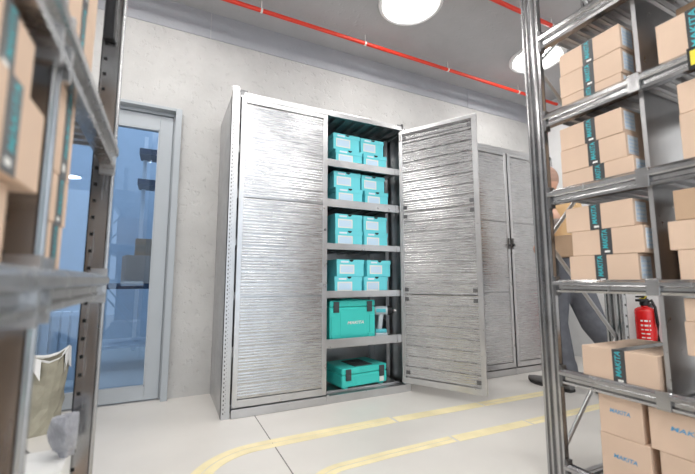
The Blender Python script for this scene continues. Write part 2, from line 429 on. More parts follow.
def make_cabinet(x, label, open_deg, handles):
    t = thing('metal_cabinet', label, 'cabinet', (x, CY, 0), 0, 'galvanised tool cabinets')
    dp = YW-CY-.004
    for xx in (0, CW-.0015): obj('side_panel', MB().box(xx, xx+.0015, .004, dp, .0, CH-.02), 'zinc', t)
    obj('back_panel', MB().box(.0015, CW-.0015, dp-.004, dp, .02, CH-.02), 'zinc', t)
    # perforated corner posts
    for sx, x0 in ((1, 0), (-1, CW)):
        p = MB(); X = lambda a, c: (x0+min(sx*a, sx*c), x0+max(sx*a, sx*c))
        p.box(*X(0,.046), -.002, .001, 0, CH+.027 if sx > 0 else CH); p.box(*X(0,.003), .001, .04, 0, CH)
        p.box(*X(.044,.049), .0, .02, 0, CH)
        z = .03
        while z < CH-.01:
            p.box(*X(.009,.014), -.0026, -.002, z, z+.011, 1); p.box(*X(.021,.024), -.0026, -.002, z+.012, z+.016, 1); z += .025
        obj('corner_post', p, ['zinc','hole'], t)
        p = MB(); p.box(*X(.002,.045), dp-.05, dp-.008, 0, CH-.03); obj('rear_post', p, 'zinc', t)
        p = MB(); p.box(*X(.05,.09), -.004, .03, CH-.052, CH-.006)
        if sx > 0: obj('top_bracket', MB().box(.047,.095,-.012,.01,CH-.008,CH+.004).box(.05,.075,-.012,.0,CH-.03,CH-.008), 'dark_steel', t)
        else: obj('top_bracket', MB().box(CW-.085,CW-.03,-.012,.01,CH-.012,CH-.002).box(CW-.045,CW-.03,-.012,.0,CH-.03,CH+.008), 'dark_steel', t)
    b = MB(); b.box(.056, CW, -.012, .012, 0, .052); b.box(.67, .69, -.016, .0, .0, .06); b.box(.05, CW-.05, .012, .03, .0, .03)
    obj('base_rail', b, 'steel', t, bevel=.002)
    b = MB(); b.box(.05, CW-.02, -.010, .016, CH-.045, CH-.006); obj('top_rail', b, 'steel', t, bevel=.002)
    # ribbed roof
    lo = []; hi = []; k = 0; xx = .01
    while xx < CW-.03:
        for q, zz in ((0,0),(.05,0),(.056,-.022),(.078,-.022),(.084,0)): lo.append((xx+q, CH-.02+zz)); hi.append((xx+q, CH-.016+zz))
        xx += .085
    obj('roof', MB().sheet(lo, hi, 1, .012, dp-.004), 'deck', t)
    for z0, z1 in SH:
        m = MB(); m.box(.05, CW-.05, .008, .024, z0, z1); m.box(.05, CW-.05, .024, dp-.01, z1-.028, z1-.022)
        m.box(CW-.105, CW-.05, .003, .008, z0+.004, z1-.006)
        for kx in range(12): m.box(.06+kx*.105, .085+kx*.105, .03, dp-.02, z1-.040, z1-.028)
        obj('shelf', m, 'steel', t, bevel=.001)
    m = MB(); m.box(.05, CW-.05, .012, dp-.006, .044, .050); m.box(.05, CW-.05, .06, .075, .05, .062); obj('bottom_tray', m, 'steel', t)
    # ladder strips and braces inside
    for sx in (.02, CW-.05): obj('shelf_track', MB().box(sx, sx+.03, .25, .29, .05, CH-.04), 'zinc', t)
    d1 = make_door(t, .607, 1, .056, 0, handles)
    d2 = make_door(t, .607, -1, 1.2855, math.radians(open_deg), handles)
    k = MB()
    for z in (.12, .70, 1.36, 1.92): k.lathe([(.007,0),(.007,.06)], 10, 0, Matrix.Translation((1.2885, -.012, z)))
    obj('hinge', k, 'zinc', t)
    return t
cab = make_cabinet(.333, 'galvanised tool cabinet with its second door wide open showing teal boxes', 120.1, False)
cab2 = make_cabinet(2.136, 'closed galvanised cabinet behind the open cabinet door', 0, True)

# ------------------------------------------------------------------ teal storage boxes
def make_box(wd, hh, dp, label):
    o = obj('storage_box', MB().box(0, wd, 0, dp, 0, hh-.004), 'teal_box', bevel=.002)
    tag(o, label, 'storage box', 'teal lidded boxes in the cabinet')
    m = MB(); lh = .030; e = .003
    m.box(-e, wd+e, -e, 0, hh-lh, hh); m.box(-e, wd+e, dp, dp+e, hh-lh, hh); m.box(-e, 0, 0, dp, hh-lh, hh); m.box(wd, wd+e, 0, dp, hh-lh, hh)
    m.box(-e, wd+e, -e, dp+e, hh-.003, hh)
    r = .017; pts = [(wd/2+.006+r*math.cos(PI+PI*i/10), hh-.002+r*.85*math.sin(PI+PI*i/10)) for i in range(11)]
    m.prism(pts, 1, -e-.0006, -e+.0005, 1)
    obj('lid', m, ['teal_box','black'], o)
    m = MB(); lx0, lx1, lz0, lz1 = .022, wd*.64, .02, hh-lh-.008
    m.box(lx0, lx1, -.0008, .0005, lz0, lz1, 0)
    m.box(lx0+.008, lx1-.008, -.0012, -.0008, lz0+.008, lz1-.010, 1)
    obj('label', m, ['white_ink','blue_ink_pale'], o)
    # teal lettering strip on the lid edge
    m = MB().box(.03, wd*.42, -e-.0006, -e, hh-lh+.006, hh-.012); obj('lid_stripe', m, 'label', o)
    return o
BH = .124
rows = [(1.696, 'top shelf', (1.076,1.312), (1.094,1.334)), (1.402, 'second shelf', (1.081,1.318), (1.096,1.345)),
        (1.082, 'third shelf', (1.094,1.333), (1.092,1.336)), (.746, 'shelf above the tall case', (1.108,1.362), (1.088,1.332))]
for z, nm, up, low in rows:
    for lvl, xs in ((0, low), (1, up)):
        for k, x in enumerate(xs):
            w_ = .219 if k == 0 else .203
            lab = '%s teal lidded box %s on the cabinet %s' % (('lower','upper')[lvl], ('against the closed door','near the open door')[k], nm)
            o = make_box(w_, BH, .30, lab)
            o.location = (x, 2.436+(.0 if lvl == 0 else .006)+(.008 if k else 0), z-.022+lvl*BH); o.rotation_euler = (0,0,random.uniform(-.006,.006))

# ------------------------------------------------------------------ teal tool cases
def make_case(wd, dp, hh, label, logo, loc, rz):
    t = thing('tool_case', label, 'tool case', loc, rz)
    m = MB(); m.box(0, wd, 0, dp, .012, hh-.052); obj('case_body', m, 'teal_case', t, bevel=.010, bseg=3)
    m = MB(); m.box(0, wd, 0, dp, hh-.050, hh-.004); obj('lid', m, 'teal_case', t, bevel=.010, bseg=3)
    # front relief
    m = MB(); zc = hh-.055
    if hh > .2:
        m.box(.012, .05, -.004, .004, .02, zc-.055); m.box(wd-.05, wd-.012, -.004, .004, .02, zc-.055)
        m.box(.085, wd-.085, -.003, .004, .03, zc-.01)
        m.box(.015, .065, -.007, .004, .012, .045); m.box(wd-.065, wd-.015, -.007, .004, .012, .045)
    else:
        m.box(.10, wd-.10, -.003, .004, .018, zc-.008)
    obj('front_panel', m, 'teal_case', t, bevel=.002)
    for x in (.03, wd-.072):
        k = MB(); k.box(x, x+.042, -.009, .004, hh-.088, hh-.012); k.box(x+.006, x+.036, -.013, -.008, hh-.080, hh-.05)
        obj('latch', k, 'grey_latch', t, bevel=.002)
    k = MB(); k.box(wd*.3, wd*.7, .02, dp-.07, hh-.004, hh+.001); k.box(wd*.36, wd*.64, dp*.38, dp*.46, hh+.001, hh+.006); obj('carry_handle', k, 'grey_latch' if hh < .2 else 'teal_case', t, bevel=.003)
    k = MB(); k.box(wd*.4, wd*.6, -.004, .01, hh-.03, hh-.010); obj('lid_tab', k, 'teal_case', t, bevel=.002)
    for x in (.02, wd-.06):
        k = MB(); k.box(x, x+.04, .02, dp-.02, 0, .014); obj('foot', k, 'teal_case', t)
    if hh < .2:
        k = MB().box(wd-.055, wd-.02, -.010, -.004, .03, .075); k2 = MB().box(wd-.068, wd-.03, -.0010, .0, .02, .055); obj('paper_label', k2, 'white_ink', t)
    if logo:
        k = MB(); put_text(k, 'MAKITA', (wd*.5+.02, -.0036, hh*.43), (1,0,0), (0,0,1), .135, .022, 0, .25, .03); obj('logo', k, 'white_ink', t)
    return t
make_case(.372, .29, .285, 'tall teal tool case with white lettering standing under the box rows', True, (1.052, 2.442, .394), 0)
make_case(.388, .285, .146, 'flat teal tool case lying on the cabinet floor tray', False, (1.136, 2.412, .0625), math.radians(5))

# cordless wrench beside the case
t = thing('cordless_wrench', 'teal and grey cordless impact wrench beside the tall tool case', 'power tool', (1.497, 2.455, .394), math.radians(-28))
Rx = Matrix.Translation((0,0,.198))@Matrix.Rotation(PI/2, 4, 'Y')
obj('motor_housing', MB().lathe([(.012,-.062),(.030,-.058),(.034,-.045),(.034,-.005),(.031,.02),(.036,.024),(.036,.034)], 20, 0, Rx), 'tool_grey', t, smooth=True)
obj('gear_head', MB().lathe([(.036,.034),(.036,.045),(.028,.062),(.019,.072),(.016,.082),(.008,.083)], 20, 0, Rx), 'black', t, smooth=True)
obj('side_cover', MB().box(-.05, .022, -.0365, -.02, .186, .214), 'tool_teal', t, bevel=.004)
obj('anvil', MB().lathe([(.0075,.083),(.0075,.102)], 4, 0, Rx), 'zinc', t)
obj('grip', MB().tube([(-.012,0,.175),(-.018,0,.12),(-.026,0,.06),(-.022,0,.045)], [.021,.018,.019,.024], 14), 'tool_grey', t, smooth=True)
obj('trigger', MB().box(.004, .016, -.008, .008, .125, .155), 'black', t, bevel=.003)
obj('battery_shoe', MB().box(-.058, .028, -.036, .036, .036, .062), 'tool_teal', t, bevel=.006)
obj('battery_pack', MB().box(-.06, .034, -.038, .038, 0, .036), 'tool_grey', t, bevel=.006)

# ------------------------------------------------------------------ shelving racks
def upright(parent, x, y, sx, zt, depth, width=.079, holes=True, mat='rack'):
    """open ribbed post: aisle face at x (faces sx*x), depth away from the aisle"""
    p = MB(); e = -sx
    pts = []
    for q, dd in ((0,0),(.10,.001),(.14,.009),(.22,.009),(.27,.001),(.37,0),(.42,.011),(.58,.011),(.63,0),(.73,.001),(.78,.009),(.86,.009),(.90,.001),(1,0)):
        pts.append((x+e*dd, y+q*width))
    back = [(a+e*.0025, c) for a, c in pts]
    p.sheet(pts, back, 2, 0, zt)
    for yy in (y, y+width-.003):
        p.box(min(x, x+e*depth), max(x, x+e*depth), yy, yy+.003, 0, zt)
        p.box(min(x+e*depth, x+e*(depth-.003)), max(x+e*depth, x+e*(depth-.003)), min(yy, yy+(.016 if yy == y else -.013)), max(yy+.003, yy+(.016 if yy == y else -.013)), 0, zt)
    z = .05
    while z < zt-.03:
        a = x+e*(depth-.017)
        if holes: p.box(min(a, a+e*.009), max(a, a+e*.009), y-.0006, y, z, z+.010, 1)
        p.box(min(x+e*(depth+.0006), x+e*depth), max(x+e*(depth+.0006), x+e*depth), y+.004, y+.013, z, z+.010, 1)
        z += .05
    o = obj('upright', p, [mat,'hole'], parent)
    f = MB(); f.box(min(x-sx*-.012, x+e*(depth+.012)), max(x-sx*-.012, x+e*(depth+.012)), y-.012, y+width+.012, 0, .004); obj('foot_plate', f, 'dark_steel', o)
    return o
def beam(parent, x, sx, y0, y1, z0, z1, mat='rack'):
    e = -sx; h = z1-z0
    prof = [(0,z0),(-.002,z0+h*.16),(.008,z0+h*.26),(.008,z0+h*.46),(-.003,z0+h*.54),(-.007,z0+h*.60),(-.007,z0+h*.82),(-.001,z0+h*.92),(.003,z1),(.022,z1),(.022,z1-.003),(.03,z1-.006),(.03,z0)]
    m = MB(); m.prism([(x+e*a, c) for a, c in prof], 1, y0, y1)
    return obj('beam', m, mat, parent)
def deck(parent, xa, xb, y0, y1, zt):
    lo, hi = [], []; y = y0; p = .05
    while y+p <= y1+1e-6:
        for q, d in ((0,-.016),(.006,-.016),(.008,0),(.019,0),(.0205,-.004),(.023,-.004),(.0245,0),(.042,0),(.044,-.016)):
            lo.append((y+q, zt+d-.0015)); hi.append((y+q, zt+d))
        y += p
    m = MB().sheet(lo, hi, 0, min(xa,xb), max(xa,xb))
    return obj('shelf_deck', m, 'deck', parent)
def brace(parent, a, b_):
    a, b_ = Vector(a), Vector(b_); m = MB(); m.tube([a, b_], .0085, 10); obj('brace', m, 'zinc', parent, smooth=True)

XRK = 1.45; YA, YBk = 1.016, 1.0955
rackR = thing('shelving_rack', 'galvanised shelving rack of taped cartons between the camera and the man', 'rack', (0,0,0))
XRB = 1.93
ys = (1.016, -1.0)
for y in ys:
    upright(rackR, XRK, y, -1, 2.75, .024, .079, False); upright(rackR, XRB, y, -1, 2.75, .036)
zr = [(.055,.105),(.411,.465),(.772,.822),(1.137,1.199),(1.479,1.540),(1.843,1.912),(2.2,2.26)]
for z0, z1 in zr:
    beam(rackR, XRK-.002, -1, -1.0+.079, 1.016, z0, z1); beam(rackR, XRB+.036, 1, -1.0+.079, 1.016, z0, z1)
    deck(rackR, XRK+.024, XRB+.01, -.92, 1.012, z1-.012 if z1 < 1 else z1-.03)
    for y in (1.004, -.921):
        k = MB().box(XRK-.004, XRK+.026, y, y+.012, z0-.014, z1+.014); obj('beam_connector', k, 'dark_steel', rackR)
    # sleeve on the beam where the divider hooks in
    k = MB().box(XRK-.0085, XRK+.004, .645, .685, z0-.003, z1+.003); obj('beam_sleeve', k, 'rack', rackR, bevel=.002)
for y in ys:
    yc = y+.04; xf, xb = XRK+.03, XRB+.006
    for a, c in (((xf,yc,.11),(xb,yc,.55)),((xb,yc,.55),(xf,yc,.99)),((xf,yc,.99),(xb,yc,1.41)),((xb,yc,1.41),(xf,yc,1.80)),((xf,yc,1.80),(xb,yc,2.24)),((xb,yc,2.24),(xf,yc,2.66))):
        brace(rackR, a, c)
# sheet dividers between the bays
for i in range(len(zr)-1):
    zb, zt = (zr[i][1]-.012 if zr[i][1] < 1 else zr[i][1]-.03), zr[i+1][1]-.05
    if i == 0: continue
    m = MB(); m.box(XRK+.03, XRB-.02, .654, .6556, zb, zt); m.box(XRK+.03, XRK+.032, .6556, .668, zb, zt); m.box(XRK+.03, XRB-.02, .632, .654, zb, zb+.0015)
    obj('divider', m, 'steel', rackR)
# black tag holders with yellow cards on the beams
for z0, z1 in zr[3:5]:
    k = MB().box(XRK-.011, XRK-.004, .42, .512, z0-.006, z1+.004); h_ = obj('tag_holder', k, 'black', rackR, bevel=.001)
    obj('tag_card', MB().box(XRK-.0122, XRK-.011, .428, .504, z0+.006, z1-.008), 'yellow_tag', h_)

XLK = -.165
rackL = thing('shelving_rack', 'galvanised shelving rack of cartons standing beside the glazed door', 'rack', (0,0,0))
ysl = (.652, 1.30, -.75)
XLB = -.62
for y in ysl:
    upright(rackL, XLK, y, 1, 2.6, .050, .078 if y > 1 else .048, True, 'rack_near'); upright(rackL, XLB, y, 1, 2.6, .050, .078 if y > 1 else .070, True, 'rack_near')
zl = [(.13,.185),(.772,.838),(1.153,1.232),(1.78,1.84)]
for z0, z1 in zl:
    beam(rackL, XLK+.009, 1, -.70, 1.30, z0, z1, 'rack_near'); beam(rackL, XLB-.058, -1, -.70, 1.30, z0, z1, 'rack_near')
    for y0, y1 in ((-.70,.65),(.70,1.30)):
        deck(rackL, XLB-.02, XLK-.026, y0+.002, y1, z1-.012)
    for y in (.70, 1.288, .640):
        k = MB().box(XLK-.03, XLK+.0105, y, y+.012, z0-.016, z1+.016); obj('beam_connector', k, 'zinc', rackL)
for y in ysl:
    yc = y+.04
    for a, c in (((XLK-.03,yc,.2),(XLB-.02,yc,.75)),((XLB-.02,yc,1.3),(XLK-.03,yc,1.85))): brace(rackL, a, c)
obj('post_clip', MB().box(XLK-.046, XLK-.012, 1.275, 1.30, 1.56, 1.70), 'black', rackL, bevel=.006)

# ------------------------------------------------------------------ cartons
def carton(x0, x1, y0, y1, z0, z1, label, group, face=-1, tape=True, tape_y=None, ship=False, blue=False, mat='card', mark=False, rz=None):
    """face = -1: printed face looks to -x, +1: to +x"""
    cx, cy = (x0+x1)/2, (y0+y1)/2; hx, hy, hz = (x1-x0)/2, (y1-y0)/2, z1-z0
    rz = random.uniform(-.012,.012) if rz is None else rz
    o = obj('carton', MB().box(-hx, hx, -hy, hy, 0, hz), mat, None, (cx, cy, z0), (0,0,rz), bevel=.0022)
    tag(o, label, 'carton', group)
    fx = face*hx
    if tape:
        ty = (tape_y-cy) if tape_y is not None else 0; tw = .021; m = MB(); e = .0007
        X = lambda a, c: (min(a,c), max(a,c))
        m.box(*X(fx, fx+face*e), ty-tw, ty+tw, .0, hz); m.box(-hx, hx, ty-tw, ty+tw, hz, hz+e)
        q = fx+face*(e+.0003)
        u = (0,0,1); w_ = (0,-face*-1.,0) if False else (0, face*-1, 0)
        put_text(m, 'MAKITA', (q, ty+.003, hz*.60), u, w_, hz*.74, .019, 1, .15, .02)
        m.box(*X(fx+face*e, q), ty-.012, ty+.006, hz*.075, hz*.155, 2)
        obj('tape', m, ['tape','teal_ink','white_ink'], o)
    else:
        m = MB(); m.box(-hx, hx, -.0009, .0009, hz, hz+.0003); obj('flap_seam', m, 'card_dark', o)
    if blue:
        m = MB(); q = fx+face*.0006
        put_text(m, 'MAKITA', (q, 0, hz*.62), (0, face, 0), (0,0,1), hy*.95, .014, 0, .2, .03); obj('printed_logo', m, 'blue_ink', o)
    if ship:
        m = MB(); m.box(-hx*.9, -hx*.45, -hy-.0008, -hy, hz*.15, hz*.9)
        for k in range(4): m.box(-hx*.86, -hx*.5, -hy-.0012, -hy-.0008, hz*(.25+.15*k), hz*(.31+.15*k), 1)
        obj('shipping_label', m, ['label','blue_ink_pale'], o)
    if mark:
        m = MB(); q = fx+face*.0006; X = lambda a, c: (min(a,c), max(a,c))
        zc, yc, s_ = hz*.5, -.004, .026
        for a in ((-s_,-s_+.002,-s_,s_),(s_-.002,s_,-s_,s_),(-s_,s_,-s_,-s_+.002),(-s_,s_,s_-.002,s_)):
            m.box(*X(fx, q), yc+a[0], yc+a[1], zc+a[2]*.8, zc+a[3]*.8)
        m.prism([(yc-.014,zc),(yc,zc+.014),(yc,zc+.006),(yc+.012,zc+.006),(yc+.012,zc-.006),(yc,zc-.006),(yc,zc-.014)], 0, *X(fx,q))
        obj('handling_mark', m, 'black', o)
    return o
def T(v): return v*1.16
def Z(z): return .82+(z-.82)*1.16
GR = 'taped cartons on the rack in front of the man'
X0 = XRK+.012
def rc(y0, y1, z0, z1, label, dx=0., dep=.30, **k):
    g = k.pop('group', GR)
    return carton(X0+dx, X0+dx+dep, T(y0), T(y1), z0, z1, label, g, -1, **k)
zA = 1.540-.03; zB = 1.199-.03; zC = .822-.012; zD = .465-.012; zE = .105-.012
# upper shelf stack, three
a1, a2 = Z(1.475), Z(1.556)
rc(.612, .808, zA, a1-.0008, 'taped carton, bottom of the stack of three on the highest laden shelf', ship=True)
rc(.609, .811, a1, a2-.0008, 'taped carton, middle of the stack of three on the highest laden shelf', ship=True)
rc(.606, .806, a2, Z(1.637), 'taped carton, topmost of the stack of three on the highest laden shelf', ship=True)
b1, b2 = Z(1.2), Z(1.281)
rc(.598, .826, zB, b1-.0008, 'taped carton, bottom of the stack level with the man\'s head', tape_y=T(.70), ship=True)
rc(.617, .826, b1, b2-.0008, 'taped carton, middle of the stack level with the man\'s head', tape_y=T(.713), ship=True)
rc(.618, .822, b2, Z(1.362), 'taped carton, topmost of the stack above the man\'s head', tape_y=T(.717), ship=True)
c1, c2 = Z(.902), Z(.985)
rc(.612, .820, zC, c1-.0008, 'taped carton, bottom of the stack hiding the man\'s waist', tape_y=T(.717), ship=True)
rc(.590, .805, c1, c2-.0008, 'taped carton, middle of the stack hiding the man\'s back', tape_y=T(.695), ship=True)
rc(.610, .822, c2, Z(1.069), 'taped carton, topmost of the stack hiding the man\'s back', tape_y=T(.722), ship=True)
rc(.583, .798, zD, Z(.606), 'single taped carton alone on its shelf in front of the fire extinguisher', tape_y=T(.686), dep=.36)
e1 = Z(.349)
GB = 'plain cartons with blue print low on the rack'
rc(.622, .758, zE, e1-.0008, 'blue printed carton on the bottom grate, beside the diagonal brace', tape=False, blue=True, group=GB, dep=.34)
rc(.637, .757, e1, Z(.466), 'blue printed carton stacked directly beneath the single taped carton shelf', tape=False, blue=True, group=GB, dep=.34)
rc(.43, .600, zE, e1-.0008, 'blue printed carton, lower of the pair cut by the picture edge', tape=False, blue=True, group=GB, dep=.34)
rc(.43, .620, e1, Z(.462), 'blue printed carton, upper of the pair cut by the picture edge', tape=False, blue=True, group=GB, dep=.34)
# bay nearer the camera, past the dividers
GN = 'cartons past the rack dividers'
rc(.345, .513, zA, Z(1.562), 'carton with black tape past the divider behind the upper yellow tag', tape_y=T(.425), group=GN)
rc(.30, .512, Z(1.563), 1.80, 'shaded carton pushed far back on top, under the highest shelf deck', tape=False, group=GN, mat='card_dark', dx=.16, dep=.28)  # shade under the deck is put into its darker board colour
rc(.25, .480, zB, Z(1.277), 'plain carton, lower one beside the shiny divider above the lower yellow tag', tape=False, group=GN)
rc(.25, .477, Z(1.278), Z(1.365), 'plain carton, upper one beside the shiny divider under the upper yellow tag', tape=False, group=GN)
rc(.26, .513, zC, Z(.902), 'plain carton at the base of the stack below the handling mark carton', tape=False, group=GN)
rc(.27, .530, Z(.903), Z(.983), 'plain carton directly supporting the carton with the black handling mark', tape=False, group=GN)
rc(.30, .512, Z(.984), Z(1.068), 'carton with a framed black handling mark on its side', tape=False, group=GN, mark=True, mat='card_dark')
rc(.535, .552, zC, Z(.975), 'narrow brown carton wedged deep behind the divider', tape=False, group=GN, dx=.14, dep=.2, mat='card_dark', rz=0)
rc(.26, .500, zD, Z(.62), 'plain carton, lowest of three on the shelf right of the extinguisher', tape=False, group=GN)
rc(.26, .515, Z(.621), Z(.71), 'plain carton, middle of three on the shelf right of the extinguisher', tape=False, group=GN)
rc(.27, .512, Z(.711), Z(.772), 'plain carton, top of three on the shelf right of the extinguisher', tape=False, group=GN)

GL = 'cartons on the rack by the glazed door'
def lc(y0, y1, z0, z1, label, dx=0., dep=.36, **k):
    return carton(XLK-.012-dep+dx, XLK-.010+dx, y0, y1, z0, z1, label, GL, 1, **k)
d1 = .838-.012; d2 = 1.232-.012
lc(.28, .570, d1, .934, 'blurred carton resting on the eye-level shelf beam at the picture edge', tape=False)
lc(.43, .622, .935, 1.044, 'blurred carton with teal lettered tape, jutting out second in the edge stack', dx=.014, tape_y=.515)
lc(.40, .590, 1.045, 1.128, 'blurred carton on top of the edge stack, under the dark shelf deck', tape_y=.505, dx=.006)
lc(.722, .838, d1, .916, 'carton with teal tape, lowest of three between the two rack posts', tape_y=.786)
lc(.724, .853, .917, 1.0, 'carton with teal tape, middle of three between the two rack posts', tape_y=.80)
lc(.722, .856, 1.001, 1.165, 'tall carton with teal tape, top of three between the two rack posts', tape_y=.806)
lc(.715, .970, d2, 1.372, 'taped carton on the shelf above the two rack posts, lower of two', tape_y=.855)
lc(.715, .978, 1.373, 1.56, 'taped carton on the shelf above the two rack posts, upper of two', tape_y=.86)
lc(.30, .625, d2, 1.50, 'big carton over the dark shelf deck at the top corner', tape=False)
lc(.25, .578, .173, .745, 'tall blurred carton standing under the eye-level beam', tape=False)
# open white carton and film on the bottom shelf
wc = obj('white_box', MB().box(-.15, .15, -.13, .13, 0, .20), ['paper_white'], None, (-.35, 1.15, .173), (0,0,.04), bevel=.003)
tag(wc, 'white topped box on the bottom rack shelf near the floor', 'box')
obj('side_band', MB().box(.15, .151, -.128, .128, .004, .12), 'card', wc)
def crumple(name, mat, size, loc, label, cat, seed, sub=3, amp=.35, flat=None):
    bm = bmesh.new(); bmesh.ops.create_icosphere(bm, subdivisions=4, radius=1); rnd = random.Random(seed)
    pl = [Vector((rnd.gauss(0,1),rnd.gauss(0,1),rnd.gauss(0,1))).normalized() for _ in range(34)]
    ds = [1-rnd.random()*amp for _ in pl]
    for v in bm.verts:
        s_ = 1.
        for n_, d_ in zip(pl, ds):
            c_ = v.co.normalized().dot(n_)
            if c_ > .2: s_ = min(s_, d_/c_)
        v.co = v.co*s_*(1+rnd.uniform(-.025,.025))
        v.co = Vector((v.co.x*size[0], v.co.y*size[1], v.co.z*size[2]))
    lo = min(v.co.z for v in bm.verts)
    for v in bm.verts:
        v.co.z -= lo
        if v.co.z < size[2]*.18: v.co.z = 0
    me = bpy.data.meshes.new(name); bm.to_mesh(me); bm.free(); me.materials.append(M[mat])
    o = bpy.data.objects.new(name, me); C.objects.link(o); o.location = loc
    return tag(o, label, cat)
crumple('packing_film', 'film', (.040,.045,.062), (-.212, 1.22, .3735), 'crumpled grey packing film on the white box by the rack post', 'packing film', 3)

# crumpled paper sack standing on the floor by the door
t = thing('paper_sack', 'crumpled grey-beige paper sack with white lining beside the glazed door', 'sack', (-.60, 2.66, 0))
m = MB(); rnd = random.Random(5); n = 20; L = 10; vv = []
for j in range(L):
    q = j/(L-1)
    for k in range(n):
        a = 2*PI*k/n; sq = 1/max(abs(math.cos(a)), abs(math.sin(a)))**.7
        r = (.102+.012*math.sin(3*a+q*5)+rnd.uniform(-.007,.007))*sq*(1-.15*math.sin(q*PI)*math.cos(2*a+q*3))
        vv.append((r*math.cos(a)+.02*q, r*.8*math.sin(a), q*(.41+.03*math.sin(2*a+1)+rnd.uniform(-.01,.01))))
ff = [(j*n+k, j*n+(k+1)%n, (j+1)*n+(k+1)%n, (j+1)*n+k) for j in range(L-1) for k in range(n)]+[tuple(range(n))[::-1]]
m.add(vv, ff); o = obj('sack_body', m, 'paper_sack', t); s_ = o.modifiers.new('thick', 'SOLIDIFY'); s_.thickness = .003
m = MB(); rim = vv[-n:]
lv = [(x*.94, y*.94, z-.004) for x, y, z in rim]+[(x*1.07, y*1.07, z+.012) for x, y, z in rim]+[(x*1.12, y*1.12, z-.05-.06*abs(math.sin(i*.9))) for i, (x, y, z) in enumerate(rim)]
m.add(lv, [(a*n+k, a*n+(k+1)%n, (a+1)*n+(k+1)%n, (a+1)*n+k) for a in range(2) for k in range(n) if a == 0 or k in (0,1,12,13,14,18,19)])
o = obj('liner', m, 'paper_white', t); s_ = o.modifiers.new('thick', 'SOLIDIFY'); s_.thickness = .002

# ------------------------------------------------------------------ fire extinguisher on the white wall
t = thing('fire_extinguisher', 'red fire extinguisher with black head mounted on the white wall', 'fire extinguisher', (3.955, 1.90, .14))
obj('cylinder_body', MB().lathe([(.02,0),(.07,.004),(.078,.02),(.078,.395),(.073,.418),(.050,.434),(.028,.44),(.026,.455)], 28), 'red', t, smooth=True)
lab = MB(); n = 10
for k in range(n):
    a0, a1 = PI-.15+1.15*k/n, PI-.15+1.15*(k+1)/n; r = .0786
    lab.add([(r*math.cos(a0),r*math.sin(a0),.10),(r*math.cos(a1),r*math.sin(a1),.10),(r*math.cos(a1),r*math.sin(a1),.34),(r*math.cos(a0),r*math.sin(a0),.34)], [(0,1,2,3)], 0)
    if 1 <= k <= 8:
        r = .0790
        for z0, z1, mi in ((.31,.325,1),(.27,.285,2),(.235,.245,1),(.20,.21,1),(.165,.175,2),(.125,.15,2)):
            if (k*7+int(z0*100)) % 4 == 0 and z1-z0 < .02: continue
            lab.add([(r*math.cos(a0),r*math.sin(a0),z0),(r*math.cos(a1),r*math.sin(a1),z0),(r*math.cos(a1),r*math.sin(a1),z1),(r*math.cos(a0),r*math.sin(a0),z1)], [(0,1,2,3)], mi)
obj('instruction_label', lab, ['red','white_ink','clip'], t)
k = MB(); k.lathe([(.03,.45),(.034,.46),(.034,.49),(.02,.50)], 16); k.box(-.1, .04, -.022, .022, .488, .51); k.box(-.11, .02, -.014, .014, .525, .54); k.box(-.015, .03, -.014, .014, .5, .54)
obj('valve_head', k, 'black', t, bevel=.003)
obj('safety_pin', MB().tube([(-.03,-.02,.515),(-.03,.02,.515)], .004).tube([(-.03,-.022,.515),(-.045,-.03,.53),(-.02,-.034,.535),(-.03,-.022,.515)], .0025), 'yellow_tag', t)
hp = [(.02,-.02,.48),(.0,-.06,.5),(-.01,-.088,.44),(-.01,-.096,.30),(-.01,-.094,.12),(-.012,-.09,.06)]
obj('hose', MB().tube(hp, [.011,.011,.011,.012,.014,.016], 12), 'black', t, smooth=True)
obj('wall_bracket', MB().box(.06, .104, -.02, .02, .15, .47).box(-.01, .09, -.02, .02, .455, .463), 'dark_steel', t)

# ------------------------------------------------------------------ the man behind the rack
def limb(p, q, r0, r1, flat=None):
    """closed tapered limb with round ends; flat=(a,b) squashes the section in local x / y"""
    p, q = Vector(p), Vector(q); d = q-p; L = d.length; t = d.normalized()
    ref = Vector((1,0,0)) if abs(t.x) < .9 else Vector((0,1,0))
    bb = t.cross(ref).normalized(); aa = bb.cross(t).normalized()
    fa, fb = flat or (1, 1); prof = []; n = 6
    for i in range(n): th = -PI/2+PI/2*i/n+.08; prof.append((math.cos(th)*r0, math.sin(th)*r0*min(1, fb)))
    for i in range(5): k = i/4; prof.append((r0+(r1-r0)*k, L*k))
    for i in range(n): th = PI/2*(i+1)/n-.08; prof.append((math.cos(th)*r1, L+math.sin(th)*r1*min(1, fb)))
    v, f = [], []; seg = 20
    for r, h in prof:
        for k in range(seg):
            a = 2*PI*k/seg; v.append(tuple(p+t*h+aa*(r*fa*math.cos(a))+bb*(r*fb*math.sin(a))))
    m = len(prof)
    for i in range(m-1):
        for k in range(seg): f.append((i*seg+k, i*seg+(k+1)%seg, (i+1)*seg+(k+1)%seg, (i+1)*seg+k))
    f += [tuple(range(seg))[::-1], tuple(range((m-1)*seg, m*seg))]
    return v, f
def chain(pts, rad, flat=None): return [limb(pts[i], pts[i+1], rad[i], rad[i+1], flat) for i in range(len(pts)-1)]
